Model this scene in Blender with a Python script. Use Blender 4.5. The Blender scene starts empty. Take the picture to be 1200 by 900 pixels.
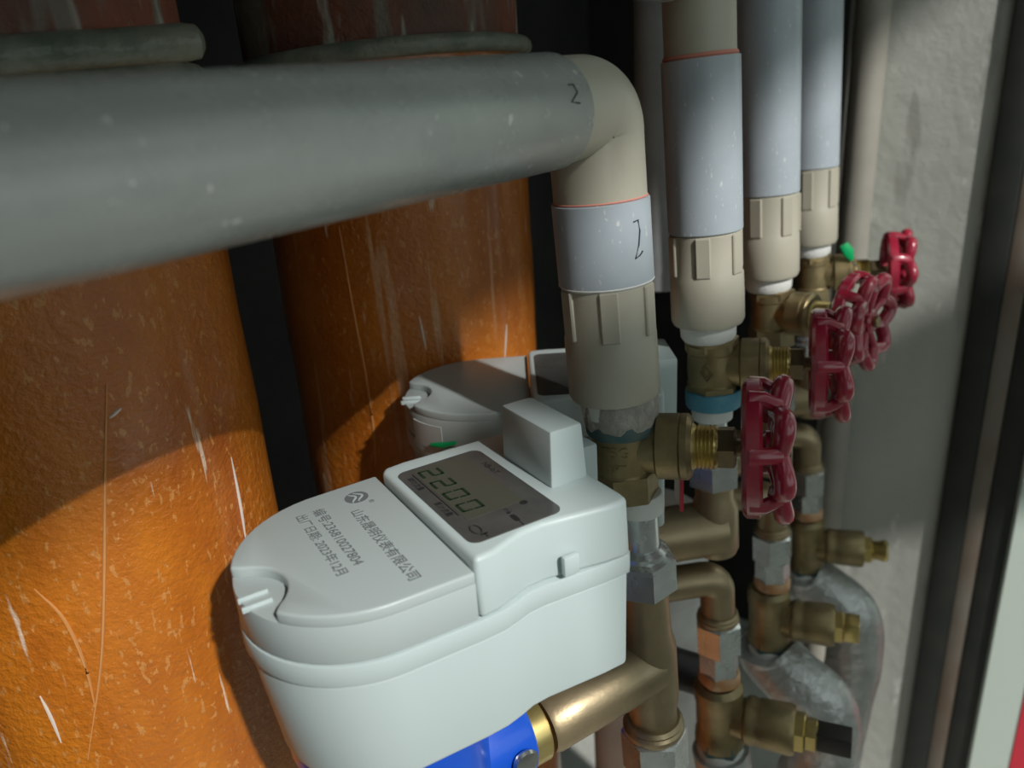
import bpy, bmesh, math, random
from mathutils import Matrix, Vector, Quaternion
random.seed(7)
SC = bpy.context.scene
COL = SC.collection
Z0 = 1.10                      # camera height above the shaft floor
R = math.radians
# ------------------------------------------------------------------ camera
cam_d = bpy.data.cameras.new('camera'); cam = bpy.data.objects.new('camera', cam_d); COL.objects.link(cam)
cam_d.sensor_width = 36; cam_d.lens = 27.0; cam_d.clip_start = 0.01; cam_d.clip_end = 100
_p, _r = R(20.5), R(4.0)
_f = Vector((0, math.cos(_p), -math.sin(_p))); _rt = Vector((1, 0, 0)); _u = _rt.cross(_f)
_r2 = math.cos(_r)*_rt - math.sin(_r)*_u; _u2 = math.cos(_r)*_u + math.sin(_r)*_rt
cam.matrix_world = Matrix.Translation((0, 0, Z0)) @ Matrix((_r2, _u2, -_f)).transposed().to_4x4()
cam_d.dof.use_dof = True; cam_d.dof.focus_distance = 0.36; cam_d.dof.aperture_fstop = 8.0
SC.camera = cam
# ------------------------------------------------------------------ world, sun, exposure
w = bpy.data.worlds.new('world'); SC.world = w; w.use_nodes = True
bg = w.node_tree.nodes['Background']; bg.inputs[0].default_value = (0.80, 0.92, 0.90, 1); bg.inputs[1].default_value = 0.95
SUN_AZ, SUN_EL = 146, 37.1
sd = bpy.data.lights.new('sun', 'SUN'); sd.energy = 3.5; sd.angle = R(1.5); sd.color = (1.0, 0.98, 0.95)
sun = bpy.data.objects.new('sun', sd); COL.objects.link(sun)
_S = Vector((math.sin(R(SUN_AZ))*math.cos(R(SUN_EL)), math.cos(R(SUN_AZ))*math.cos(R(SUN_EL)), math.sin(R(SUN_EL))))
sun.rotation_euler = _S.to_track_quat('Z', 'Y').to_euler(); sun.location = _S*4
vs = SC.view_settings
vs.view_transform = 'Standard'; vs.look = 'None'; vs.exposure = 0.0; vs.gamma = 1.0; vs.use_curve_mapping = False

# ------------------------------------------------------------------ materials
MATS = {}
def mat(name, col, rough=0.5, metal=0.0, col2=None, nscale=40, stretch=(1,1,1), contrast=(0.35,0.65), bump=0.0, bscale=200,
        flecks=None, fscale=120, fthr=0.68, fstretch=(1,1,1), coat=0.0, coat_rough=0.15, rvar=0.0, spec=0.5, bdist=0.001):
    m = bpy.data.materials.new(name); m.use_nodes = True; nt = m.node_tree; N = nt.nodes; L = nt.links
    b = N['Principled BSDF']; b.inputs['Roughness'].default_value = rough; b.inputs['Metallic'].default_value = metal
    b.inputs['Specular IOR Level'].default_value = spec
    b.inputs['Coat Weight'].default_value = coat; b.inputs['Coat Roughness'].default_value = coat_rough
    tc = N.new('ShaderNodeTexCoord')
    def noise(scale, st=(1,1,1), detail=4, rgh=0.6):
        mp = N.new('ShaderNodeMapping'); mp.inputs['Scale'].default_value = st; L.new(tc.outputs['Object'], mp.inputs['Vector'])
        n = N.new('ShaderNodeTexNoise'); n.inputs['Scale'].default_value = scale; n.inputs['Detail'].default_value = detail
        n.inputs['Roughness'].default_value = rgh; L.new(mp.outputs[0], n.inputs['Vector']); return n
    c_out = None
    if col2 is not None:
        n = noise(nscale, stretch); r = N.new('ShaderNodeValToRGB'); L.new(n.outputs['Fac'], r.inputs[0])
        r.color_ramp.elements[0].position = contrast[0]; r.color_ramp.elements[0].color = (*col, 1)
        r.color_ramp.elements[1].position = contrast[1]; r.color_ramp.elements[1].color = (*col2, 1)
        c_out = r.outputs[0]
    if flecks is not None:
        items = flecks if isinstance(flecks, list) else [(flecks, fscale, fthr, fstretch)]
        for (fc, fs, ft, fst) in items:
            n = noise(fs, fst, 3, 0.55); r = N.new('ShaderNodeValToRGB'); L.new(n.outputs['Fac'], r.inputs[0])
            r.color_ramp.elements[0].position = ft; r.color_ramp.elements[0].color = (0,0,0,1)
            r.color_ramp.elements[1].position = min(ft+0.05, 1); r.color_ramp.elements[1].color = (1,1,1,1)
            mx = N.new('ShaderNodeMix'); mx.data_type = 'RGBA'; L.new(r.outputs[0], mx.inputs['Factor'])
            if c_out is None: mx.inputs['A'].default_value = (*col, 1)
            else: L.new(c_out, mx.inputs['A'])
            mx.inputs['B'].default_value = (*fc, 1); c_out = mx.outputs['Result']
    if c_out is None: b.inputs['Base Color'].default_value = (*col, 1)
    else: L.new(c_out, b.inputs['Base Color'])
    if bump > 0:
        n = noise(bscale, stretch if bump > 5 else (1,1,1)); bp = N.new('ShaderNodeBump'); bp.inputs['Strength'].default_value = min(bump, 1)
        bp.inputs['Distance'].default_value = bdist; L.new(n.outputs['Fac'], bp.inputs['Height']); L.new(bp.outputs[0], b.inputs['Normal'])
    if rvar > 0:
        n = noise(nscale*1.7); mr = N.new('ShaderNodeMapRange'); L.new(n.outputs['Fac'], mr.inputs[0])
        mr.inputs['To Min'].default_value = max(rough-rvar, 0.03); mr.inputs['To Max'].default_value = min(rough+rvar, 1); L.new(mr.outputs[0], b.inputs['Roughness'])
    MATS[name] = m; return m
mat('grey_pvc', (0.275,0.29,0.275), 0.27, col2=(0.32,0.335,0.315), nscale=25, flecks=[((0.60,0.60,0.56),230,0.68,(1,1,0.7))], rvar=0.06, bump=0.15, bscale=500, bdist=0.0004)
mat('grey_sleeve', (0.345,0.39,0.43), 0.36, col2=(0.39,0.435,0.475), nscale=30, flecks=[((0.58,0.59,0.58),420,0.655,(1,1,0.45))], rvar=0.08)
mat('beige_ppr', (0.395,0.37,0.295), 0.42, col2=(0.43,0.405,0.325), nscale=20, bump=0.15, bscale=600, bdist=0.0003)
mat('dull_tan', (0.27,0.255,0.215), 0.6, col2=(0.32,0.30,0.255), nscale=15)
mat('pink_trim', (0.62,0.24,0.18), 0.6)
mat('ink', (0.03,0.035,0.04), 0.6)
mat('brass', (0.36,0.28,0.14), 0.40, 0.75, col2=(0.25,0.20,0.11), nscale=60, bump=0.35, bscale=380, rvar=0.1, bdist=0.0006)
mat('brass_tube', (0.40,0.31,0.185), 0.40, 0.72, col2=(0.33,0.26,0.16), nscale=45, bump=0.25, bscale=450, rvar=0.08, bdist=0.0005)
mat('brass_bright', (0.62,0.50,0.20), 0.30, 0.85, col2=(0.5,0.38,0.14), nscale=70)
mat('brass_dark', (0.13,0.105,0.06), 0.35, 0.75, col2=(0.2,0.15,0.08), nscale=80)
mat('copper', (0.55,0.27,0.12), 0.45, 0.5, col2=(0.65,0.45,0.28), nscale=90)
mat('chrome', (0.70,0.73,0.73), 0.26, 0.8, col2=(0.55,0.57,0.57), nscale=60, rvar=0.08)
mat('putty', (0.40,0.38,0.33), 0.85, col2=(0.28,0.27,0.24), nscale=160, bump=0.8, bscale=260, bdist=0.002)
mat('green_paint', (0.03,0.10,0.11), 0.6, col2=(0.10,0.13,0.12), nscale=120)
mat('teflon', (0.66,0.67,0.64), 0.6, bump=0.3, bscale=400)
mat('blue_paint', (0.05,0.22,0.34), 0.5, col2=(0.09,0.28,0.38), nscale=80)
mat('red_enamel', (0.36,0.018,0.045), 0.26, col2=(0.27,0.012,0.033), nscale=70, coat=0.7, coat_rough=0.1, bump=0.2, bscale=160)
mat('meter_plastic', (0.49,0.57,0.565), 0.38, bump=0.12, bscale=1500, bdist=0.0002)
mat('meter_lid_dimmed', (0.43,0.488,0.48), 0.34, bump=0.12, bscale=1500, bdist=0.0002)  # meter plastic darkened so the lid top looks less lit
mat('display', (0.065,0.066,0.062), 0.24, col2=(0.085,0.085,0.08), nscale=60, flecks=(0.4,0.42,0.4), fscale=420, fthr=0.75)
mat('lcd', (0.075,0.078,0.06), 0.22)
mat('lcd_digit', (0.012,0.03,0.016), 0.4)
mat('display_print', (0.02,0.02,0.02), 0.5)
mat('print_grey', (0.13,0.145,0.145), 0.6)
mat('meter_blue', (0.006,0.075,0.50), 0.3, coat=0.4)
mat('steel_screw', (0.6,0.6,0.58), 0.25, 1.0)
mat('orange_paint', (0.33,0.075,0.010), 0.30, col2=(0.64,0.215,0.015), nscale=13, stretch=(1,1,0.35), contrast=(0.30,0.70),
    flecks=[((0.56,0.235,0.06),330,0.60,(1,1,0.5)),((0.60,0.30,0.14),70,0.655,(1,1,0.07)),((0.70,0.52,0.38),150,0.675,(1,1,0.10))], bump=0.75, bscale=260, bdist=0.0018, coat=0.6, coat_rough=0.16)  # finest flecks: hairline scratches with sparkle glints put into the colour
mat('film_crease', (0.60,0.27,0.09), 0.35)
mat('paint_scratch', (0.66,0.58,0.50), 0.5)
mat('mortar_paint', (0.24,0.07,0.035), 0.6, col2=(0.12,0.065,0.045), nscale=16, stretch=(1,1,0.4), flecks=[((0.20,0.17,0.13),40,0.55,(1,1,0.16)),((0.40,0.38,0.32),62,0.60,(1,1,0.14))], bump=0.7, bscale=120, bdist=0.003)
mat('green_grey_band', (0.15,0.18,0.14), 0.34, col2=(0.30,0.31,0.24), nscale=35, bump=0.8, bscale=60, bdist=0.004)
mat('concrete', (0.42,0.43,0.385), 0.9, col2=(0.51,0.515,0.465), nscale=9, stretch=(1,1,0.35), flecks=[((0.36,0.36,0.32),22,0.62,(1,1,0.25)),((0.60,0.60,0.55),40,0.64,(1,1,0.4))], bump=0.6, bscale=35, bdist=0.003)
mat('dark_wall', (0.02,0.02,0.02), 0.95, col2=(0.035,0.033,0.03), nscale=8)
mat('dark_steel', (0.012,0.016,0.014), 0.6, col2=(0.025,0.024,0.02), nscale=25)
mat('rusty_gap', (0.17,0.12,0.085), 0.8, col2=(0.22,0.21,0.18), nscale=12, stretch=(1,1,0.5))
mat('door_green', (0.60,0.68,0.61), 0.5)
mat('red_sign', (0.5,0.03,0.05), 0.5)
mat('plaster', (0.36,0.36,0.34), 0.9)
mat('silver_wrap', (0.40,0.41,0.40), 0.22, 0.4, col2=(0.55,0.56,0.55), nscale=28, bump=0.9, bscale=70, bdist=0.004)
mat('white_pipe', (0.74,0.73,0.71), 0.55, col2=(0.6,0.59,0.57), nscale=20)
mat('black_rubber', (0.02,0.018,0.017), 0.55)
mat('green_seal', (0.0,0.36,0.11), 0.4)
mat('sticker', (0.48,0.50,0.48), 0.5)
mat('clear_tag', (0.45,0.5,0.52), 0.3)
mat('back_pipe', (0.33,0.35,0.35), 0.5, col2=(0.26,0.28,0.28), nscale=18)

# ------------------------------------------------------------------ mesh helpers (all return a bmesh)
def mtx(o=(0,0,0), x=(1,0,0), z=None, y=None):
    x = Vector(x).normalized()
    if z is not None:
        z = Vector(z); z = (z - x*z.dot(x)).normalized(); y = z.cross(x)
    else:
        y = Vector(y); y = (y - x*y.dot(x)).normalized(); z = x.cross(y)
    return Matrix.Translation(o) @ Matrix((x, y, z)).transposed().to_4x4()
def lathe(prof, seg=36, axis='Z', o=(0,0,0), sect=None, cap=True):
    """prof: list of (r, h); sect: optional function angle->radius factor"""
    bm = bmesh.new(); rows = []
    for r, h in prof:
        row = []
        for i in range(seg):
            a = 2*math.pi*i/seg; rr = r*(sect(a) if sect else 1)
            row.append(bm.verts.new((rr*math.cos(a), rr*math.sin(a), h)))
        rows.append(row)
    for a, b in zip(rows, rows[1:]):
        for i in range(seg):
            j = (i+1) % seg; bm.faces.new((a[i], a[j], b[j], b[i]))
    if cap:
        bm.faces.new(rows[0][::-1]); bm.faces.new(rows[-1])
    if axis == 'X': bm.transform(Matrix(((0,0,1,0),(0,1,0,0),(-1,0,0,0),(0,0,0,1))))
    if axis == 'Y': bm.transform(Matrix(((1,0,0,0),(0,0,1,0),(0,-1,0,0),(0,0,0,1))))
    bm.transform(Matrix.Translation(o)); bmesh.ops.recalc_face_normals(bm, faces=bm.faces); return bm
def hexa(r, h0, h1, axis='Z', o=(0,0,0), ch=0.0012, n=6, rot=0.0):
    bm = lathe([(r-ch*1.6, h0), (r, h0+ch), (r, h1-ch), (r-ch*1.6, h1)], n, 'Z'); bm.transform(Matrix.Rotation(rot, 4, 'Z'))
    if axis == 'X': bm.transform(Matrix(((0,0,1,0),(0,1,0,0),(-1,0,0,0),(0,0,0,1))))
    bm.transform(Matrix.Translation(o)); return bm
def bevel(bm, wd, seg=2, ang=30):
    es = [e for e in bm.edges if len(e.link_faces) == 2 and e.calc_face_angle(0) > R(ang)]
    if es: bmesh.ops.bevel(bm, geom=es, offset=wd, segments=seg, profile=0.5, affect='EDGES', clamp_overlap=True)
    return bm
def box(x0, x1, y0, y1, z0, z1, bv=0.0, seg=2):
    bm = bmesh.new(); bmesh.ops.create_cube(bm, size=1)
    bm.transform(Matrix.Translation(((x0+x1)/2, (y0+y1)/2, (z0+z1)/2)) @ Matrix.Diagonal((x1-x0, y1-y0, z1-z0, 1)))
    if bv: bevel(bm, bv, seg)
    return bm
def prism(pts, z0, z1, bv=0.0, seg=2, taper=None, ang=40):
    """extruded outline; taper(x,y)->(x,y) applied to the bottom ring"""
    bm = bmesh.new(); lo = [bm.verts.new((*(taper(x, y) if taper else (x, y)), z0)) for x, y in pts]
    hi = [bm.verts.new((x, y, z1)) for x, y in pts]; n = len(pts)
    bm.faces.new(lo[::-1]); bm.faces.new(hi)
    for i in range(n):
        j = (i+1) % n; bm.faces.new((lo[i], lo[j], hi[j], hi[i]))
    bmesh.ops.recalc_face_normals(bm, faces=bm.faces)
    if bv: bevel(bm, bv, seg, ang)
    return bm
def tube(path, rad, seg=12, closed=False, flat=(1,1), up=(0,0,1)):
    """rad: number or list; flat scales the two section axes"""
    bm = bmesh.new(); P = [Vector(p) for p in path]; n = len(P); rows = []
    for i, p in enumerate(P):
        a = P[(i-1) % n] if (closed or i > 0) else p; b = P[(i+1) % n] if (closed or i < n-1) else p
        t = (b-a).normalized(); u = Vector(up); u = u - t*u.dot(t)
        if u.length < 1e-4: u = Vector((1,0,0)) - t*t.x
        u.normalize(); v = t.cross(u); r = rad[i] if isinstance(rad, (list, tuple)) else rad
        rows.append([bm.verts.new(p + u*math.cos(2*math.pi*k/seg)*r*flat[0] + v*math.sin(2*math.pi*k/seg)*r*flat[1]) for k in range(seg)])
    prs = list(zip(rows, rows[1:])) + ([(rows[-1], rows[0])] if closed else [])
    for a, b in prs:
        for k in range(seg):
            j = (k+1) % seg; bm.faces.new((a[k], a[j], b[j], b[k]))
    if not closed: bm.faces.new(rows[0][::-1]); bm.faces.new(rows[-1])
    bmesh.ops.recalc_face_normals(bm, faces=bm.faces); return bm
def join(*bms):
    out = bmesh.new()
    for b in bms:
        me = bpy.data.meshes.new('tmp'); b.to_mesh(me); out.from_mesh(me); bpy.data.meshes.remove(me); b.free()
    return out
def arc(c, r, a0, a1, n, plane='XZ'):
    o = []
    for i in range(n+1):
        a = R(a0 + (a1-a0)*i/n); p, q = r*math.cos(a), r*math.sin(a)
        o.append((c[0]+p, c[1], c[2]+q) if plane == 'XZ' else ((c[0]+p, c[1]+q, c[2]) if plane == 'XY' else (c[0], c[1]+p, c[2]+q)))
    return o
OFF = {}
def thing(name, label, cat, M, base=0.0, group=None):
    """Empty at the thing's base; parts are written in the frame M"""
    o = bpy.data.objects.new(name, None); COL.objects.link(o); o.empty_display_size = 0.02
    o.matrix_world = M @ Matrix.Translation((0, 0, base)); OFF[o.name] = Matrix.Translation((0, 0, -base))
    o['label'] = label; o['category'] = cat
    if group: o['group'] = group
    return o
def part(name, bm, m, parent, label=None, smooth=True, ang=35, root=None):
    me = bpy.data.meshes.new(name)
    rt = parent
    while rt is not None and rt.parent is not None: rt = rt.parent
    if rt is not None and rt.name in OFF: bm.transform(OFF[rt.name])
    bm.to_mesh(me); bm.free(); me.materials.append(MATS[m])
    if smooth:
        for p in me.polygons: p.use_smooth = True
        try: me.set_sharp_from_angle(angle=R(ang))
        except Exception: pass
    o = bpy.data.objects.new(name, me); COL.objects.link(o)
    if parent is not None: o.parent = parent
    if label: o['label'] = label
    return o
def struct(name, bm, m, label=None, cat=None):
    bm.transform(Matrix.Translation((0, 0, Z0)))
    o = part(name, bm, m, None); o['kind'] = 'structure'
    if label: o['label'] = label
    if cat: o['category'] = cat
    return o
def single(name, bm, m, label, cat, group=None):
    bm.transform(Matrix.Translation((0, 0, Z0)))
    o = part(name, bm, m, None); o['label'] = label; o['category'] = cat
    if group: o['group'] = group
    return o
def text_bm(s, size, align='CENTER', depth=0.00012):
    cu = bpy.data.curves.new('lettering', 'FONT'); cu.body = s; cu.size = size; cu.align_x = align; cu.align_y = 'CENTER'; cu.extrude = depth
    cu.resolution_u = 3
    ob = bpy.data.objects.new('lettering', cu); COL.objects.link(ob); bpy.context.view_layer.update()
    me = bpy.data.meshes.new_from_object(ob.evaluated_get(bpy.context.evaluated_depsgraph_get()))
    bm = bmesh.new(); bm.from_mesh(me); bpy.data.meshes.remove(me); bpy.data.objects.remove(ob); bpy.data.curves.remove(cu)
    return bm

# ------------------------------------------------------------------ setting
RV = Vector((0.574, 0.819, 0)); NV = Vector((0.819, -0.574, 0)); UP = Vector((0,0,1))   # along the riser row / out through the door
SH = mtx((0,0,0), RV, z=UP)          # x along the row, y = -NV (into the shaft), z up
def sbox(u0, u1, n0, n1, z0, z1, bv=0):
    b = box(u0, u1, -n1, -n0, z0, z1, bv); b.transform(SH); return b
E_WALL = 0.898
struct('wall_right', sbox(E_WALL, E_WALL+0.12, -0.185, -0.045, -Z0, 1.3), 'concrete', 'rough grey concrete end wall of the pipe shaft')
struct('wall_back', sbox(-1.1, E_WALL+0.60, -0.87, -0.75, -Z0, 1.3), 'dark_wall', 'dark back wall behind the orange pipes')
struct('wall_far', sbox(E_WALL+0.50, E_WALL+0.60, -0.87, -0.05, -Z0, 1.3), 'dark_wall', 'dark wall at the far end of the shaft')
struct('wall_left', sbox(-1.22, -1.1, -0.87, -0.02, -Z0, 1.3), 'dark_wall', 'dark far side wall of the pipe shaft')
struct('floor', sbox(-2.4, 2.0, -0.87, 1.4, -Z0-0.06, -Z0), 'concrete', 'concrete floor')
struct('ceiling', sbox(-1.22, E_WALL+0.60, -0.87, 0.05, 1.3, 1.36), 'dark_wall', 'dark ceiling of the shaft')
struct('wall_front', sbox(-1.22, -0.36, -0.02, 0.05, -Z0, 1.3), 'plaster', 'shaft front wall left of the door opening')
struct('trim_2', sbox(-0.36, E_WALL+0.12, -0.02, 0.05, 0.32, 1.3), 'plaster', 'wall above the door opening')
# door jamb at the right of the end wall: two dark steel bars with a rusty strip between, then the pale door leaf
dj = struct('door_1', sbox(E_WALL+0.012, E_WALL+0.10, -0.045, 0.045, -Z0, 1.3), 'dark_steel', 'dark steel door frame')
def child_struct(name, bm, m, parent, label=None):
    bm.transform(Matrix.Translation((0,0,Z0))); o = part(name, bm, m, parent, label); return o
child_struct('frame_bar', sbox(E_WALL-0.006, E_WALL+0.012, -0.045, -0.018, -Z0, 1.3, 0.002), 'dark_steel', dj)
child_struct('frame_strip', sbox(E_WALL-0.004, E_WALL+0.0125, -0.0175, 0.0, -Z0, 1.3, 0.001), 'rusty_gap', dj, 'rusty worn strip between the dark bars')
child_struct('frame_bar', sbox(E_WALL-0.005, E_WALL+0.012, 0.0, 0.026, -Z0, 1.3, 0.002), 'dark_steel', dj)
def leaf_box(u0, u1, n0, n1, z0, z1, bv=0):
    b = box(u0, u1, -n1, -n0, z0, z1, bv); h = Matrix.Translation((E_WALL-0.010, -0.027, 0))
    b.transform(SH @ h @ Matrix.Rotation(R(26), 4, 'Z') @ h.inverted()); return b
dl = struct('door_2', leaf_box(E_WALL-0.010, E_WALL+0.008, 0.027, 0.60, -Z0+0.01, 1.0, 0.002), 'door_green', 'pale grey-green steel door leaf')
child_struct('red_notice', leaf_box(E_WALL-0.0115, E_WALL-0.0100, 0.072, 0.33, -0.95, -0.62), 'red_sign', dl, 'red notice on the pale door')
# unseen corridor wall added to mask the sun; its window shapes the lit patches
CW = 1.2
U0, U1, V0, V1 = -1.20, 1.00, -0.25, 1.30
cw = struct('wall_added_corridor', sbox(-3.4, U0, CW, CW+0.1, -Z0, 3.0), 'plaster', 'unseen corridor wall added to mask the sun, with a window opening')
child_struct('wall_panel', sbox(U1, 1.6, CW, CW+0.1, -Z0, 3.0), 'plaster', cw)
child_struct('wall_panel', sbox(U0, U1, CW, CW+0.1, V1, 3.0), 'plaster', cw)
child_struct('wall_panel', sbox(U0, U1, CW, CW+0.1, -Z0, V0), 'plaster', cw)
struct('wall_added_end', sbox(-1.62, -1.50, 0.05, CW, -Z0, 3.0), 'plaster', 'unseen corridor end wall added to cut light from the left')  # added out of view to darken the surfaces that face left
# unseen board added in the window, outlined to shade the front valves and wall
bq = prism([(-0.262, 1.004), (-0.262, 0.945), (-0.23, 0.76), (-0.02, 0.25), (0.20, 0.30), (0.36, 0.53), (0.98, 0.22), (0.98, 0.58)], -0.012, 0.012)
bq.transform(Matrix(((1,0,0,0),(0,0,1,0),(0,1,0,0),(0,0,0,1)))); bq.transform(Matrix.Translation((0,-CW+0.02,0))); bq.transform(SH)
bmesh.ops.recalc_face_normals(bq, faces=bq.faces)
bl = prism([(-1.19, 1.068), (-0.40, 1.072), (-0.26, 1.056), (-0.10, 1.066), (0.15, 1.094), (0.40, 1.115), (0.99, 1.15), (0.99, 1.40), (-1.19, 1.40)], -0.003, 0.003)  # unseen blind added; its lower edge sets the upper sun boundary on the pipes
bl.transform(Matrix(((1,0,0,0),(0,0,1,0),(0,1,0,0),(0,0,0,1)))); bl.transform(Matrix.Translation((0,-CW+0.006,0))); bl.transform(SH)
bmesh.ops.recalc_face_normals(bl, faces=bl.faces)
struct('shade_blind', bl, 'plaster', 'added unseen blind, lower edge shaped for the sun boundary')
struct('shade_board', bq, 'plaster', 'added unseen board in the window, shaped to cast shade')

def hose_curve(pts, n=10):
    """Catmull-Rom through points"""
    P = [Vector(p) for p in pts]; P = [2*P[0]-P[1]] + P + [2*P[-1]-P[-2]]; out = []
    for i in range(1, len(P)-2):
        for k in range(n):
            s = k/n; a, b, c, d = P[i-1], P[i], P[i+1], P[i+2]
            out.append(0.5*((2*b) + (c-a)*s + (2*a-5*b+4*c-d)*s*s + (3*b-a-3*c+d)*s**3))
    out.append(P[-2]); return out
# ------------------------------------------------------------------ orange drain pipes
def orange(name_lab, c, rad, ring_z, ring_tilt, lug, rt, marks=()):
    M = Matrix.Translation((c[0], c[1], Z0))
    t = thing('drain_pipe', name_lab, 'pipe', M, -Z0, 'orange drain pipes')
    prof = []
    n = 40
    for i in range(n+1):
        z = -Z0 + (Z0+ring_z)*i/n; prof.append((rad*(1+0.004*math.sin(i*1.7)), z))
    part('pipe_body', lathe(prof, 72), 'orange_paint', t)
    part('upper_pipe', lathe([(rad*0.985, ring_z), (rad*0.985, ring_z+0.5), (rad*0.98, 1.29)], 72), 'mortar_paint', t, 'upper length crusted with mortar drips')
    pts = []; rr = []
    for i in range(60):
        a = 2*math.pi*i/60
        pts.append(((rad+rt*0.4)*math.cos(a), (rad+rt*0.4)*math.sin(a), ring_z + ring_tilt[0]*math.cos(a) + ring_tilt[1]*math.sin(a)))
    part('clamp_ring', tube(pts, rt, 12, True), 'green_grey_band', t, 'mortar-smeared greenish clamp ring')
    for nm, mt, pts_ in marks:
        n_ = len(pts_); c_ = hose_curve([((rad+0.0002)*math.cos(R(a)), (rad+0.0002)*math.sin(R(a)), z) for a, z in pts_], 6)
        part(nm, tube(c_, [0.0002+0.0006*math.sin(math.pi*(i+0.5)/len(c_)) for i in range(len(c_))], 6), mt, t)
    if lug:
        b = Vector((-0.518, 0.855, 0)); T = -b*0.0925; e = Vector((0.855, 0.518, 0))
        q = [T + e*k + UP*(0.0236+0.045*k) for k in (-0.25,-0.18,-0.10,-0.05,0.0,0.03,0.05,0.066,0.0715,0.0735)]
        part('clamp_rod', tube(q, [0.0065,0.0068,0.0066,0.0069,0.0065,0.0063,0.0064,0.0068,0.006,0.003], 14), 'green_grey_band', t, 'mortar-smeared greenish rod across the pipe')
    return t
orange('large glossy orange drain pipe at the left edge, nearest to the meter lid', (-0.2175, 0.359), 0.085, 0.019, (0.0, 0.0), True, 0.004,
    [('film_crease','film_crease',[(-50.1,-0.0977),(-56.6,-0.1365),(-63.8,-0.1822),(-71.0,-0.2231),(-82.4,-0.2718)]), ('film_crease','film_crease',[(-81.3,-0.1789),(-76.4,-0.1957),(-74.9,-0.2212),(-75.8,-0.2445)]),
     ('paint_scratch','paint_scratch',[(-89.6,-0.2331),(-88.6,-0.2452),(-88.2,-0.2601)]), ('paint_scratch','paint_scratch',[(-17,-0.1522),(-17.5,-0.176),(-18.5,-0.1969)]), ('paint_scratch','paint_scratch',[(-51.6,-0.1119),(-48.1,-0.1091)])])
orange('glossy orange drain pipe standing behind the grey horizontal pipe', (-0.0718, 0.573), 0.0937, 0.027, (0.004, -0.003), None, 0.0055,
    [('paint_scratch','film_crease',[(-107.7,-0.0682),(-106.7,-0.121),(-105.3,-0.1663),(-105.2,-0.2084),(-106.7,-0.2339)]), ('paint_scratch','paint_scratch',[(-80.7,-0.1286),(-79.5,-0.1513)]), ('paint_scratch','paint_scratch',[(-40.9,-0.147),(-43.6,-0.1699)])])

# ------------------------------------------------------------------ risers
C1 = Vector((0.0485, 0.3405)); STEP = Vector((0.0728, 0.1067))
def riser_frame(n, az=112, off=0.0, tilt=0.05):
    c = C1 + STEP*(n-1); h = c.normalized(); side = Vector((h.y, -h.x)); c = c + side*off
    rot = Matrix.Rotation(-tilt, 4, Vector((h.x, h.y, 0)))
    return Matrix.Translation((c.x, c.y, Z0-0.135)) @ rot @ Matrix.Rotation(R(90-az), 4, 'Z') @ Matrix.Translation((0,0,0.135))
def coupling(t, rot=0.0, zt=-0.0805):
    c = part('coupling', lathe([(0.0195,zt),(0.0206,zt-0.001),(0.0206,-0.104),(0.0213,-0.1055),(0.0216,-0.118),(0.0216,-0.133),(0.0205,-0.1355)][::-1], 48), 'beige_ppr', t)
    k = 6
    for i in range(k):
        b = box(0.0195, 0.0217, -0.0042, 0.0042, -0.1045, zt-0.001, 0.0006, 1); b.transform(Matrix.Rotation(rot+2*math.pi*i/k, 4, 'Z'))
        part('grip_rib', b, 'beige_ppr', c)
    part('sealing_collar', lathe([(0.0150,-0.1465),(0.0165,-0.144),(0.0168,-0.136),(0.016,-0.134)], 32), 'teflon', t)
def elbow_bm(zc, ri, zbot, dirv, ra):
    """90 degree fitting: vertical socket then bend towards dirv"""
    d = Vector(dirv).normalized(); path = []; rad = []
    path += [Vector((0,0,zbot)), Vector((0,0,zbot+0.001))]; rad += [ri-0.001, ri]
    bend = 0.0125; c0 = Vector((0,0,zc-bend)) + d*bend
    for i in range(13):
        a = R(90*i/12); path.append(c0 - d*bend*math.cos(a) + UP*bend*math.sin(a)); rad.append(ri*(1+0.03*math.sin(2*a)))
    path.append(d*0.042 + UP*zc); rad.append(ra)
    perp = d.cross(UP)
    return tube(path, rad, 40, up=perp)
# ---- riser 1: long grey pipe coming towards the camera, elbow, sleeve, coupling
M1 = riser_frame(1)
D1 = (M1.to_3x3().inverted() @ Vector((math.sin(R(220)), math.cos(R(220)), -0.024))).normalized()
t = thing('supply_pipe', 'thick grey plastic pipe running to the left, with beige elbow and coupling', 'pipe', M1, -0.146, 'grey supply pipes')
zc = -0.0060
pth = [D1*0.032 + UP*zc, D1*0.033 + UP*zc, D1*0.2+UP*zc, D1*0.4+UP*zc, D1*0.8+UP*zc, D1*1.15+UP*zc]
hp = part('horizontal_pipe', tube(pth, [0.0212,0.0218,0.0218,0.0218,0.0218,0.0218], 64), 'grey_pvc', t)
part('elbow', elbow_bm(zc, 0.0204, -0.0448, D1, 0.0202), 'beige_ppr', t, 'beige elbow fitting')
sl = part('sleeve', lathe([(0.0205,-0.0805),(0.0215,-0.0800),(0.0215,-0.0450),(0.0207,-0.0445)], 56), 'grey_sleeve', t, 'short blue-grey pipe length')
part('trim_edge', lathe([(0.0202,-0.0446),(0.0209,-0.0441),(0.0204,-0.0436)], 40), 'pink_trim', t)
part('plaster_edge', lathe([(0.0207,-0.0815),(0.0217,-0.0805),(0.0212,-0.0795)], 40), 'teflon', t)
coupling(t, R(46))
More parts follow.
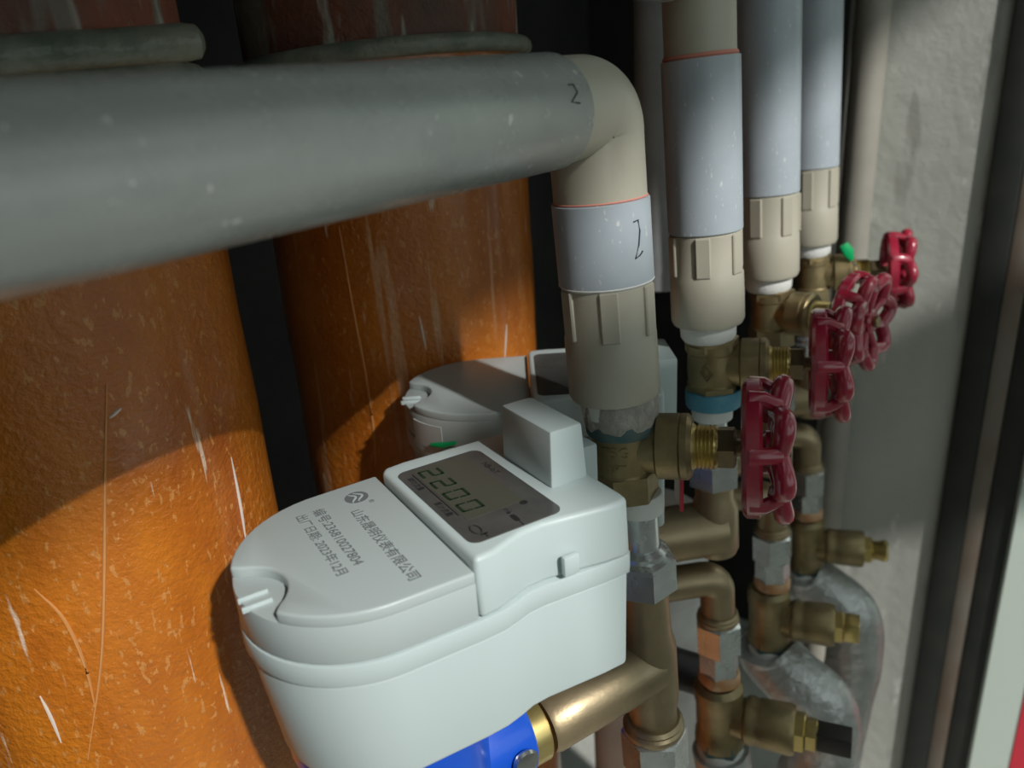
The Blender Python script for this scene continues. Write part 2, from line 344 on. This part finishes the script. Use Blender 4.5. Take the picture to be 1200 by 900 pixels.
# handwritten marks
def ink(path, parent, r=0.00035): part('ink_mark', tube(path, r, 6), 'ink', parent)
def on_sleeve(a, z): return (0.0216*math.cos(R(a)), 0.0216*math.sin(R(a)), z)
MK = [(-40,-0.056),(-33,-0.0555),(-31,-0.060),(-34,-0.066),(-40,-0.0715),(-33,-0.0705),(-28,-0.069)]
ink([on_sleeve(a+2, z+0.003) for a, z in MK], sl)
pr = D1.cross(UP)
def on_pipe(k, a):   # a measured around the pipe from the camera-facing side
    return D1*k + UP*zc + (pr*math.cos(R(a)) + UP*math.sin(R(a)))*0.0219
sgn = 1 if (M1.to_3x3() @ pr).dot(Vector((0.6,-0.8,0))) > 0 else -1
pr = pr*sgn
ink([on_pipe(0.046,24), on_pipe(0.043,24), on_pipe(0.042,16), on_pipe(0.047,8), on_pipe(0.042,6)], hp)
tag_c = None
# ---- risers 2-4
def plain_riser(n, label, top, rot, long_pipe=True, zt=-0.0805):
    M = riser_frame(n)
    t = thing('supply_pipe', label, 'pipe', M, -0.146, 'grey supply pipes')
    if long_pipe:
        part('vertical_pipe', lathe([(0.0205,zt),(0.0213,zt+0.0007),(0.0213,top)], 48), 'grey_sleeve', t)
    coupling(t, rot, zt); return t, M
t2, M2 = plain_riser(2, 'second grey riser pipe from the front, with a beige elbow on top', 0.0125, R(33), True)
part('trim_edge', lathe([(0.0195,0.0120),(0.0205,0.0135),(0.0198,0.0150)], 40), 'pink_trim', t2)
D2 = (M2.to_3x3().inverted() @ Vector((math.sin(R(220)), math.cos(R(220)), 0.0))).normalized()
part('elbow', elbow_bm(0.0605, 0.0193, 0.0140, D2, 0.0193), 'beige_ppr', t2, 'beige elbow fitting')
part('horizontal_pipe', tube([D2*0.032+UP*0.0605, D2*0.033+UP*0.0605, D2*0.3+UP*0.0605, D2*0.7+UP*0.0605, D2*1.15+UP*0.0605], [0.0205,0.0215,0.0215,0.0215,0.0215], 48), 'silver_wrap', t2, 'film-wrapped overhead length')
t3, M3 = plain_riser(3, 'third grey riser pipe from the front, running straight up', 1.28, R(70), True, -0.0765)
t4, M4 = plain_riser(4, 'farthest grey riser pipe, next to the concrete wall', 1.28, R(22), True, -0.0725)

# ---- gate valves with red handwheels
def handwheel(parent, x0, spin):
    """cast red wheel: back rim, five looped lobes in front, spokes and hub; axis +X"""
    hw = part('handwheel', lathe([(0.0285,-0.0005),(0.0312,0.0),(0.0328,0.0018),(0.0326,0.0072),(0.0304,0.0086),(0.0282,0.0068),(0.0278,0.0010),(0.0285,-0.0005)], 48, 'X', (x0,0,-0.163), cap=False), 'red_enamel', parent, 'red enamelled cast handwheel')
    N = 7
    pts = []
    for i in range(96):
        a = 2*math.pi*i/96; rr = 0.0268 + 0.0036*math.cos(N*(a-spin))
        pts.append((x0+0.0165 + 0.0012*math.cos(N*(a-spin)), rr*math.cos(a), -0.163+rr*math.sin(a)))
    part('lobed_rim', tube(pts, 0.0047, 12, True, up=(1,0,0)), 'red_enamel', hw)
    for i in range(N):
        a = spin + 2*math.pi*(i+0.5)/N
        c, s = math.cos(a), math.sin(a)
        q = [(x0+0.003, 0.0302*c, -0.163+0.0302*s), (x0+0.009, 0.0303*c, -0.163+0.0303*s), (x0+0.0145, 0.027*c, -0.163+0.027*s), (x0+0.0165, 0.021*c, -0.163+0.021*s), (x0+0.0150, 0.013*c, -0.163+0.013*s), (x0+0.0135, 0.005*c, -0.163+0.005*s)]
        part('spoke', tube(q, [0.0040,0.0034,0.0036,0.0030,0.0026,0.0026], 10, up=(0,-s,c), flat=(1.15,0.95)), 'red_enamel', hw)
    part('hub', lathe([(0.0065,0.008),(0.0085,0.010),(0.0085,0.017),(0.007,0.0185)], 24, 'X', (x0,0,-0.163)), 'red_enamel', hw)
    part('hub_nut', hexa(0.0042, 0.0185, 0.0215, 'X', (x0,0,-0.163), 0.0005), 'brass', hw, 'small brass nut on the wheel hub')
def gate_valve(n, label, az, spin, putty=False, band=None, mark=None):
    M = riser_frame(n, az, 0.002)
    t = thing('gate_valve', label, 'valve', M, -0.192, 'brass gate valves')
    b = part('valve_body', lathe([(0.0140,-0.149),(0.0158,-0.1485),(0.0158,-0.1535),(0.0150,-0.1545),(0.0152,-0.160),(0.0155,-0.166),(0.0150,-0.1735),(0.0158,-0.1745),(0.0140,-0.1755)][::-1], 36), 'brass', t)
    part('hex_end', hexa(0.0166, -0.1905, -0.174, rot=R(20)), 'brass', t)
    part('hex_end', hexa(0.0166, -0.1530, -0.1455, rot=R(20)), 'brass', t)
    part('bonnet_neck', lathe([(0.0125,0.008),(0.0135,0.016),(0.0135,0.018)], 32, 'X', (0,0,-0.163)), 'brass', t)
    part('bonnet', lathe([(0.0145,0.0165),(0.0160,0.0175),(0.0160,0.0275),(0.0153,0.028),(0.0160,0.0285),(0.0160,0.0315),(0.0140,0.0335)], 40, 'X', (0,0,-0.163)), 'brass', t)
    prof = [(0.0115,0.033)]
    for i in range(6): prof += [(0.0108,0.0345+i*0.0018),(0.0099,0.0354+i*0.0018)]
    part('threaded_collar', lathe(prof + [(0.0095,0.0455)], 28, 'X', (0,0,-0.163)), 'brass_bright', t)
    part('gland_nut', hexa(0.0103, 0.0445, 0.0535, 'X', (0,0,-0.163), 0.001, rot=R(15)), 'brass_dark', t)
    part('stem', lathe([(0.0042,0.05),(0.0042,0.071)], 16, 'X', (0,0,-0.163)), 'brass_dark', t)
    handwheel(t, 0.0565, spin)
    if putty:
        part('putty_band', lathe([(0.0163,-0.1515),(0.0176,-0.1490),(0.0180,-0.1425),(0.0178,-0.137),(0.0165,-0.1345)], 40, sect=lambda a: 1+0.025*math.sin(7*a)+0.02*math.sin(13*a+1)), 'putty', t, 'crumbly grey sealing putty')
        part('paint_smear', lathe([(0.0165,-0.1545),(0.0172,-0.153),(0.0174,-0.1490),(0.0168,-0.1470)], 40, sect=lambda a: 1+0.012*math.sin(9*a)), 'green_paint', t, 'dark green paint smear')
    if band:
        part('paint_band', lathe([(0.0168,-0.1895),(0.0172,-0.1885),(0.0172,-0.1795),(0.0168,-0.1785)], 36), band, t, 'blue painted band')
    # raised casting mark facing the camera
    if mark == 'diamond':
        for s_ in (0.0042, 0.0022):
            q = [(0,-0.0158,-0.163+s_*1.35),(s_,-0.0158,-0.163),(0,-0.0158,-0.163-s_*1.35),(-s_,-0.0158,-0.163)]
            bm = tube(q, 0.00045, 6, True); bm.transform(Matrix.Rotation(R(-8),4,'Z')); part('cast_mark', bm, 'brass', t)
    if mark == 'letters':
        bm = text_bm('T5G', 0.0075, depth=0.0006)
        bm.transform(Matrix.Translation((0,0,-0.1605)) @ Matrix.Rotation(R(90),4,'X'))
        for v in bm.verts:                       # wrap around the body
            a = v.co.x/0.0155; rr = -v.co.y + 0.0153; v.co.x = rr*math.sin(a); v.co.y = -rr*math.cos(a)
        bm.transform(Matrix.Rotation(R(-4),4,'Z')); part('cast_mark', bm, 'brass', t)
        bm = text_bm('MPT', 0.0055, depth=0.0005)
        bm.transform(Matrix.Translation((0,0,-0.1685)) @ Matrix.Rotation(R(90),4,'X'))
        for v in bm.verts:
            a = v.co.x/0.0155; rr = -v.co.y + 0.0154; v.co.x = rr*math.sin(a); v.co.y = -rr*math.cos(a)
        bm.transform(Matrix.Rotation(R(-4),4,'Z')); part('cast_mark', bm, 'brass', t)
    return t
gate_valve(1, 'brass gate valve with a red handwheel, nearest to the front, beside the meter display', 108, R(33), True, None, 'letters')
gate_valve(2, 'brass gate valve with a diamond mark and red handwheel, second from the front', 110, R(35), False, 'blue_paint', 'diamond')
gate_valve(3, 'brass gate valve whose red handwheel is turned most towards the viewer, third from front', 136, R(5))
v4 = gate_valve(4, 'farthest brass gate valve with red handwheel in front of the concrete wall', 109, R(20))

# ---- brass manifolds below the valves
def manifold(n, label, az_arm, off, dz=0.0, arm_len=0.075, first=False):
    """vertical brass body with nuts; arms run towards the meter (local -X after yaw)"""
    M = riser_frame(n, az_arm, off)
    t = thing('meter_manifold', label, 'pipe fitting', M, -0.40+dz, 'brass meter connections')
    part('tape_wrap', lathe([(0.0105,-0.199),(0.0125,-0.1985),(0.0128,-0.194),(0.0122,-0.190),(0.0115,-0.1885)], 28), 'teflon', t, 'white sealing tape')
    part('tail_pipe', lathe([(0.0092,-0.224),(0.0092,-0.198),(0.0088,-0.196)], 24), 'chrome', t, 'chromed pipe tail')
    part('tail_collar', lathe([(0.0120,-0.2255),(0.0128,-0.2245),(0.0128,-0.2215),(0.0100,-0.2195)], 28), 'chrome', t)
    part('union_nut', hexa(0.0172, -0.2460, -0.2240, ch=0.0018, rot=R(8)), 'chrome', t, 'chromed hexagonal union nut')
    if first:
        part('body', lathe([(0.0135,-0.336),(0.0135,-0.325),(0.0150,-0.315),(0.0150,-0.282),(0.0128,-0.272),(0.0122,-0.247),(0.0105,-0.245)], 36), 'brass_tube', t)
        part('arm', tube([(0.0,0,-0.294),(-0.02,0,-0.294),(-0.05,0,-0.295),(-0.067,0,-0.296),(-0.070,0,-0.296)], [0.0160,0.0165,0.0162,0.0158,0.0145], 36), 'brass_tube', t)
        part('collar', lathe([(0.0165,-0.340),(0.0172,-0.3385),(0.0172,-0.336),(0.0160,-0.3345),(0.0165,-0.333),(0.0150,-0.331)], 36), 'brass_tube', t)
        part('union_nut', hexa(0.0188, -0.3690, -0.3395, ch=0.0018, rot=R(26)), 'chrome', t, 'chromed hexagonal union nut')
        part('nut_tail', lathe([(0.0135,-0.40),(0.0135,-0.368)], 28), 'chrome', t)
    else:
        part('body', lathe([(0.0135,-0.296),(0.0150,-0.292),(0.0150,-0.262),(0.0125,-0.255),(0.0122,-0.247),(0.0105,-0.245)], 36), 'brass_tube', t)
        part('arm', tube([(0.004,0,-0.279),(-0.03,0,-0.279),(-arm_len,0,-0.279)], 0.0185, 32), 'brass_tube', t)
        q = [(-arm_len,0,-0.318),(-0.03,0,-0.318),(-0.014,0,-0.318)] + arc((-0.010,0,-0.328),0.010,90,0,6) + [(0,0,-0.338),(0,0,-0.352)]
        part('lower_arm', tube(q, 0.0118, 28, up=(0,1,0)), 'brass_tube', t, 'bent lower brass tube')
        part('collar', lathe([(0.0138,-0.353),(0.0145,-0.352),(0.0145,-0.350),(0.0136,-0.349),(0.0140,-0.3475),(0.0125,-0.346)], 32), 'brass_tube', t)
        part('union_nut', hexa(0.0168, -0.378, -0.3525, ch=0.0015, rot=R(14)), 'chrome', t, 'chromed hexagonal union nut')
        part('nut_tail', hexa(0.0142, -0.398, -0.377, ch=0.001, rot=R(0)), 'chrome', t)
        part('tape_wrap', lathe([(0.0125,-0.406),(0.0148,-0.404),(0.0150,-0.400),(0.0138,-0.396)], 28, sect=lambda a: 1+0.03*math.sin(5*a)), 'copper', t, 'rust-stained sealing tape')
    return t
manifold(1, 'brass meter connection with chrome nuts under the nearest valve, arm to the white meter', 61, 0.008, first=True)
manifold(2, 'brass meter connection with a bent lower tube, second from the front', 86, 0.001, arm_len=0.066)
manifold(3, 'brass meter connection behind the nearest red handwheel, third from the front', 100, 0.003, arm_len=0.06)
manifold(4, 'farthest brass meter connection with chrome nuts near the concrete wall', 100, 0.001, arm_len=0.06)

# ---- lower brass valves with side ports
def lower_valve(n, label, az, plug, off=0.0):
    M = riser_frame(n, az, off)
    t = thing('check_valve', label, 'valve', M, -0.465, 'low brass valves')
    part('valve_body', lathe([(0.0150,-0.464),(0.0178,-0.461),(0.0178,-0.452),(0.0165,-0.449),(0.0168,-0.440),(0.0165,-0.424),(0.0175,-0.421),(0.0175,-0.411),(0.0140,-0.407)], 36), 'brass', t)
    part('green_collar', hexa(0.0182, -0.4665, -0.4545, rot=R(10)), 'green_paint', t, 'dark green painted lower collar')
    part('side_port', lathe([(0.0140,0.010),(0.0150,0.018),(0.0170,0.020),(0.0175,0.024),(0.0165,0.027),(0.0172,0.030),(0.0178,0.050),(0.0165,0.053)], 36, 'X', (0,0,-0.437)), 'brass', t)
    pl = part('plug', hexa(0.0140, 0.052, 0.0600, 'X', (0,0,-0.437), 0.001), 'brass_bright', t)
    if plug == 'knob':
        part('plug_tip', lathe([(0.008,0.059),(0.0092,0.061),(0.0092,0.067),(0.0105,0.069),(0.0105,0.073),(0.008,0.0745)], 24, 'X', (0,0,-0.437)), 'brass_bright', pl)
    elif plug == 'square':
        part('plug_tip', box(0.059, 0.072, -0.0085, 0.0085, -0.4455, -0.4285, 0.001), 'brass_bright', pl)
    else:
        part('plug_tip', hexa(0.0115, 0.0595, 0.0680, 'X', (0,0,-0.437), 0.001), 'brass_bright', pl)
        part('spindle', box(0.067, 0.090, -0.0075, 0.0075, -0.4445, -0.4295, 0.001), 'black_rubber', t, 'dark square spindle')
    return t
lower_valve(2, 'low brass valve with a dark square spindle, second riser from the front', 116, 'spindle')
lower_valve(3, 'low brass valve with a square plug, third riser from the front', 114, 'square')
lower_valve(4, 'farthest low brass valve with a round knob plug near the concrete wall', 112, 'knob')

# ------------------------------------------------------------------ water meters
def seg_digit(ch, w_, h_, th):
    S = {'0':'abcdef','1':'bc','2':'abged','3':'abgcd','7':'abc','8':'abcdefg','9':'abcdfg'}[ch]; o = []
    g = th*0.35
    R_ = {'a':(g,w_-g,h_-th,h_),'g':(g,w_-g,h_/2-th/2,h_/2+th/2),'d':(g,w_-g,0,th),'f':(0,th,h_/2+g,h_-g),'b':(w_-th,w_,h_/2+g,h_-g),'e':(0,th,g,h_/2-g),'c':(w_-th,w_,g,h_/2-g)}
    for s in S: x0,x1,y0,y1 = R_[s]; o.append(box(x0,x1,y0,y1,0,0.00015))
    return join(*o)
def sym(pts_half):
    return pts_half
def smooth_outline(pts, n=6):
    P = [Vector((*p, 0)) for p in pts]; out = []; m = len(P)
    for i in range(m):
        a, b, c, d = P[(i-1)%m], P[i], P[(i+1)%m], P[(i+2)%m]
        for k in range(n):
            s = k/n; v = 0.5*((2*b)+(c-a)*s+(2*a-5*b+4*c-d)*s*s+(3*b-a-3*c+d)*s**3); out.append((v.x, v.y))
    return out
def rrect(x0,x1,y0,y1,r,n=6):
    o = []
    for cx,cy,a0 in ((x1-r,y1-r,0),(x0+r,y1-r,90),(x0+r,y0+r,180),(x1-r,y0+r,270)):
        for i in range(n+1):
            a = R(a0+90*i/n); o.append((cx+r*math.cos(a), cy+r*math.sin(a)))
    return o
SC_ = -0.146      # centre of the rounded end
HW = 0.0475       # half width
def lid_outline(grow=0.0, s_end=-0.117):
    """left rounded end, straight flanks, ends at the seam; counter-clockwise, y = -t"""
    o = [(s_end, -(0.0485+grow))]
    n = 26; r = HW+grow
    for i in range(n+1):
        a = R(-90 - 180*i/n); o.append((SC_ + 1.0*r*math.cos(a), r*math.sin(a)))
    o.append((s_end, 0.0485+grow)); return o[::-1]
def base_outline(grow=0.0):
    o = []
    n = 30; r = HW+grow
    for i in range(n+1):
        a = R(90 + 180*i/n); o.append((SC_ + r*math.cos(a), r*math.sin(a)))
    o += [(-0.117,-0.0485-grow),(-0.107,-0.0482-grow),(-0.100,-0.0465-grow),(-0.094,-0.0448-grow),(-0.086,-0.0445-grow),(-0.074,-0.0455-grow),(-0.058,-0.0468-grow),(-0.046,-0.0470-grow),(-0.0435+grow,-0.0445-grow)]
    o += [(-0.0435+grow,0.040),(-0.048,0.044+grow),(-0.075,0.0445+grow),(-0.094,0.0448+grow),(-0.107,0.0482+grow),(-0.117,0.0485+grow)]
    return o
def water_meter(label, J, az, zsh, lettering, extra=None):
    M = Matrix.Translation((J[0], J[1], Z0+zsh)) @ Matrix.Rotation(R(90-az), 4, 'Z')
    t = thing('water_meter', label, 'water meter', M, -0.335, 'white water meters')
    tp = lambda x, y: (SC_*0.75-0.03*0.25 + (x-(SC_*0.75-0.03*0.25))*0.925 if x < -0.1 else x+0.0004, y*0.955)
    hb = part('housing', prism(base_outline(-0.0012), -0.2405, -0.190, 0.0022, 3, tp, 50), 'meter_plastic', t)
    part('housing_rim', prism(base_outline(0.0), -0.1905, -0.1812, 0.0009, 2, None, 50), 'meter_plastic', t)
    # lid with a bite at the rounded tip
    lo = lid_outline(-0.0004, -0.1178)
    tip = (-0.1945, -0.009); br = 0.0185
    outl = [p for p in lo if (p[0]-tip[0])**2+(p[1]-tip[1])**2 > br*br]
    # outline is clockwise or not: find where the bite starts and insert the arc
    k = next(i for i in range(len(outl)) if (Vector(outl[i])-Vector(outl[(i+1) % len(outl)])).length > 0.02 and outl[i][0] < -0.17 and outl[(i+1) % len(outl)][0] < -0.17)
    a0 = math.atan2(outl[k][1]-tip[1], outl[k][0]-tip[0]); a1 = math.atan2(outl[k+1][1]-tip[1], outl[k+1][0]-tip[0])
    bite = [(tip[0]+br*math.cos(a0+(a1-a0)*i/12), tip[1]+br*math.sin(a0+(a1-a0)*i/12)) for i in range(1, 12)]
    outl = outl[:k+1] + bite + outl[k+1:]
    lid = part('lid', prism(lo, -0.1806, -0.1645, 0.0008, 2, None, 50), 'meter_lid_dimmed', t)
    part('lid_plate', prism(outl, -0.1652, -0.1600, 0.0011, 3, None, 42), 'meter_lid_dimmed', lid)
    part('lid_tab', box(-0.1935,-0.1825,-0.0135,-0.0125,-0.1655,-0.1630,0.0003), 'meter_plastic', lid)
    part('lid_tab', box(-0.1935,-0.1825,-0.0070,-0.0060,-0.1655,-0.1630,0.0003), 'meter_plastic', lid)
    part('tab_slot', box(-0.1836,-0.1826,-0.0125,-0.0070,-0.1655,-0.16475), 'ink', lid)
    # display housing with an S-curved front edge
    do = [(-0.1172,-0.0470),(-0.1085,-0.0465),(-0.1010,-0.0438),(-0.0930,-0.0412),(-0.0840,-0.0410),(-0.0720,-0.0432),(-0.0580,-0.0460),(-0.0500,-0.0468),(-0.0452,-0.0455),(-0.0445,-0.0400),
          (-0.0445,0.0380),(-0.0520,0.0430),(-0.0800,0.0440),(-0.1050,0.0450),(-0.1150,0.0440),(-0.1172,0.0400)]
    tp2 = lambda x, y: (x, y-0.0015 if y < 0 else y)
    dh = part('display_housing', prism(do, -0.1810, -0.1553, 0.0022, 3, tp2, 25), 'meter_plastic', t)
    part('side_clip', box(-0.0790,-0.0715,-0.0480,-0.0450,-0.1790,-0.1700,0.001), 'meter_plastic', dh)
    # antenna block
    pts = [(-0.0655,-0.0205),(-0.0465,-0.0205),(-0.0465,0.020),(-0.0655,0.020)]
    bm = prism(pts, -0.1560, -0.1300, 0)
    for v in bm.verts:
        if v.co.z > -0.14:
            if v.co.y < 0: v.co.y += 0.0008
            else: v.co.z += 0.0
            v.co.x = -0.0575 + (v.co.x+0.0575)*0.86
    bevel(bm, 0.0014, 2); part('antenna_block', bm, 'meter_plastic', dh)
    part('rear_step', box(-0.046,-0.030,-0.006,0.034,-0.195,-0.150,0.0012), 'meter_plastic', dh)
    # display window
    dp = part('display_window', prism(rrect(-0.1135,-0.0715,-0.0385,0.0335,0.0045), -0.1556, -0.1549, 0), 'display', dh, 'dark tinted display window')
    T = Matrix.Rotation(R(-90), 4, 'Z')
    if lettering:
        part('lcd_panel', prism(rrect(-0.1065,-0.0800,-0.022,0.031,0.001), -0.1551, -0.1548, 0), 'lcd', dp)
        for i, ch in enumerate('2200'):
            bm = seg_digit(ch, 0.0078, 0.0100, 0.0013)
            for v in bm.verts: v.co.x += 0.1*v.co.y
            bm.transform(Matrix.Translation((-0.1052, 0.0285-0.0122*i, -0.1548)) @ T); part('digit', bm, 'lcd_digit', dp)
        part('display_line', box(-0.1078,-0.1072,-0.0165,0.0280,-0.1549,-0.15475), 'display_print', dp)
        for s_, yy in (('瞬时流量', 0.0190), ('累计流量', -0.0080)):
            bm = text_bm(s_, 0.0034); bm.transform(Matrix.Translation((-0.1102, yy, -0.1549)) @ T); part('lettering', bm, 'display_print', dp)
        for s_, xx, yy, sz in (('m³', -0.0900, -0.0250, 0.0036), ('●', -0.0815, -0.0235, 0.0045)):
            bm = text_bm(s_, sz); bm.transform(Matrix.Translation((xx, yy, -0.1549)) @ T); part('lettering', bm, 'display_print', dp)
        bm = text_bm('NB-IoT', 0.0042); bm.transform(Matrix.Translation((-0.0765, 0.012, -0.1549)) @ T); part('lettering', bm, 'display_print', dp)
        # small valve icon and battery icon
        bm = join(tube([(-0.1072+0.0019*math.cos(a*math.pi/10), -0.0300+0.0036*math.sin(a*math.pi/10), -0.1548) for a in range(20)], 0.00028, 5, True), box(-0.1075,-0.1045,-0.0352,-0.0342,-0.1549,-0.1547), box(-0.1060,-0.1055,-0.0375,-0.0342,-0.1549,-0.1547))
        part('valve_icon', bm, 'display_print', dp)
        bm = join(prism(rrect(-0.0916,-0.0894,-0.0345,-0.0290,0.0008), -0.1549,-0.1547), prism(rrect(-0.0912,-0.0898,-0.0278,-0.0262,0.0006), -0.1549,-0.1547), box(-0.0906,-0.0902,-0.0385,-0.0345,-0.1549,-0.1547))
        part('battery_icon', bm, 'display_print', dp)
        for s_, xx, y0, y1, sz in (('山东晟明仪表有限公司', -0.1374, 0.0225, -0.0385, 0.0058), ('编号:236810027804', -0.1505, 0.0335, -0.0170, 0.0058), ('出厂日期: 2023年12月', -0.1580, 0.0330, -0.0195, 0.0054)):
            bm = text_bm(s_, sz); xs = [v.co.x for v in bm.verts]; wd = max(xs)-min(xs); mid = (max(xs)+min(xs))/2
            k = abs(y1-y0)/wd
            for v in bm.verts: v.co.x = (v.co.x-mid)*k
            bm.transform(Matrix.Translation((xx, (y0+y1)/2, -0.15995)) @ T); part('lettering', bm, 'print_grey', lid)
        # emblem: dark disc with two pale sweeping swooshes
        cx, cy, rr = -0.1325, 0.0335, 0.0052
        em = part('emblem', prism([(cx+rr*math.cos(2*math.pi*i/32), cy+rr*math.sin(2*math.pi*i/32)) for i in range(32)], -0.1600, -0.15985), 'print_grey', lid, 'round grey emblem with pale swooshes')
        for dx, amp in ((0.0012, 0.0016), (-0.0016, 0.0014)):
            q = [(cx+dx+amp*math.sin(k*0.8-2.0), cy+rr*0.86*(k/4-1), -0.1598) for k in range(9)]
            part('swoosh', tube(q, [0.0001,0.0003,0.0005,0.0006,0.0006,0.0006,0.0005,0.0003,0.0001], 6, flat=(0.3,1)), 'meter_lid_dimmed', em)
        bm = text_bm('®', 0.0030); bm.transform(Matrix.Translation((-0.1285, 0.0262, -0.15995)) @ T); part('lettering', bm, 'print_grey', lid)
    # blue meter body with its socket
    part('meter_body', lathe([(0.030,-0.334),(0.038,-0.330),(0.0415,-0.318),(0.0415,-0.262),(0.040,-0.250),(0.0435,-0.248),(0.0435,-0.2395)], 48, 'Z', (SC_+0.004,0,0)), 'meter_blue', t, 'bright blue meter body')
    part('socket', lathe([(0.0235,-0.108),(0.0235,-0.0835),(0.0222,-0.0815),(0.0150,-0.0810)], 36, 'X', (0,0,-0.290)), 'meter_blue', t, 'blue pipe socket')
    part('socket_thread', lathe([(0.0172,-0.0830),(0.0172,-0.0700),(0.0160,-0.0690)], 32, 'X', (0,0,-0.297)), 'brass_bright', t, 'bright brass thread')
    bm = lathe([(0.0035,0.0),(0.0062,0.0006),(0.0068,0.002),(0.0060,0.0035),(0.003,0.0042)], 24, 'Y', (0,0,0)); bm.transform(Matrix.Translation((-0.0905,-0.0232,-0.2870)) @ Matrix.Rotation(R(180),4,'X'))
    part('seal_screw', bm, 'steel_screw', t, 'steel seal screw')
    return t
water_meter('white plastic water meter with printed lid and dark display, in front', (0.060, 0.337), 60, 0.0, True)
m2 = water_meter('white water meter in shade behind the front meter, green seal on its side', (0.128, 0.430), 91, 0.0, False)
# sticker and green seal on the second meter
def on_lid(a, r=0.0478): return (SC_ + r*math.cos(R(a)), r*math.sin(R(a)))
bm = prism([on_lid(a) for a in range(-146,-116,4)] + [on_lid(a, 0.0470) for a in range(-118,-148,-4)], -0.1835, -0.1690); part('sticker', bm, 'sticker', m2, 'small white sticker')
bm = tube([(*on_lid(-126,0.0492),-0.1800),(*on_lid(-116,0.0498),-0.1785),(*on_lid(-107,0.0492),-0.1765)], [0.0011,0.0018,0.0010], 10)
part('seal', bm, 'green_seal', m2, 'green plastic seal')

# ------------------------------------------------------------------ background pipes and small things
single('wall_pipe', lathe([(0.0195,-0.158),(0.0205,-0.156),(0.0205,1.28)], 32, 'Z', (0.131,0.632,0)), 'back_pipe', 'shaded grey pipe end hanging between the first two risers', 'pipe')
single('corner_pipe', lathe([(0.016,-Z0),(0.016,1.28)], 32, 'Z', (0.370,0.806,0)), 'dull_tan', 'beige vertical pipe in the corner beside the concrete wall', 'pipe')
# bent silver-wrapped pipes below the low valves
def wrapped(n, label, pts, rad):
    M = riser_frame(n)
    t = thing('wrapped_pipe', label, 'pipe', M, -0.70, 'film wrapped pipes')
    c = hose_curve(pts, 8)
    part('pipe_bend', tube(c, rad, 24, up=(0,1,0)), 'silver_wrap', t)
    part('white_collar', lathe([(0.0150,-0.482),(0.0172,-0.480),(0.0172,-0.466),(0.0160,-0.4645)], 28), 'teflon', t)
    return t
wrapped(2, 'film-wrapped grey pipe under the low valve with the dark spindle', [(0,0,-0.47),(0.004,0,-0.50),(0.012,0,-0.54),(0.012,0,-0.62),(0.012,0,-1.05)], 0.021)
wrapped(3, 'film-wrapped bent pipe below the low valve with the square plug', [(0,0,-0.468),(0.002,0.0,-0.478),(0.02,-0.008,-0.492),(0.046,-0.012,-0.515),(0.048,-0.010,-0.56),(0.030,-0.008,-0.62),(0.020,-0.005,-0.75),(0.020,0,-1.05)], 0.027)
wrapped(4, 'farthest film-wrapped bent pipe beside the concrete wall', [(0,0,-0.468),(0.002,0.0,-0.478),(0.02,-0.004,-0.488),(0.044,-0.008,-0.51),(0.048,-0.008,-0.56),(0.040,-0.008,-0.62),(0.03,-0.005,-0.75),(0.03,0,-1.05)], 0.027)
# pale pipe and dark hose low behind the front riser
wp = thing('waste_pipe', 'pale plastic waste pipe with a round cap, low behind the front risers', 'pipe', Matrix.Translation((0.106, 0.578, Z0)), -Z0)
part('pipe_body', lathe([(0.050,-Z0),(0.050,-0.375)], 40), 'white_pipe', wp)
part('cap', lathe([(0.0535,-0.410),(0.0545,-0.408),(0.0545,-0.352),(0.050,-0.344),(0.035,-0.340)], 40), 'white_pipe', wp)
bm = tube(hose_curve([(0.045,0.493,-0.405),(0.07,0.493,-0.415),(0.112,0.490,-0.432),(0.140,0.492,-0.448),(0.150,0.500,-0.47)], 6), 0.016, 16); single('rubber_hose', bm, 'black_rubber', 'black rubber hose passing behind the chrome nuts', 'hose')
# red and white tag beside the front chrome tail
tg = thing('paper_tag', 'thin white tag with a red edge beside the front chrome tail', 'tag', Matrix.Translation((0.086,0.362,Z0)), -0.225)
part('tag_sheet', box(-0.0008,0.0008,-0.001,0.012,-0.212,-0.185), 'teflon', tg)
part('red_edge', box(-0.0009,0.0009,-0.0025,-0.001,-0.214,-0.185), 'red_sign', tg, 'red edge')
# green seal on the far valve
gs = thing('wire_seal', 'bright green plastic seal on the farthest valve', 'seal', M4, -0.153)
part('seal_tag', tube([(0.033,-0.010,-0.150),(0.030,-0.012,-0.143),(0.026,-0.013,-0.136)], [0.002,0.005,0.0035], 10, flat=(1,0.5)), 'green_seal', gs)
part('seal_wire', tube([(0.034,-0.010,-0.152),(0.038,-0.014,-0.156),(0.040,-0.012,-0.160)], 0.0006, 6), 'chrome', gs)
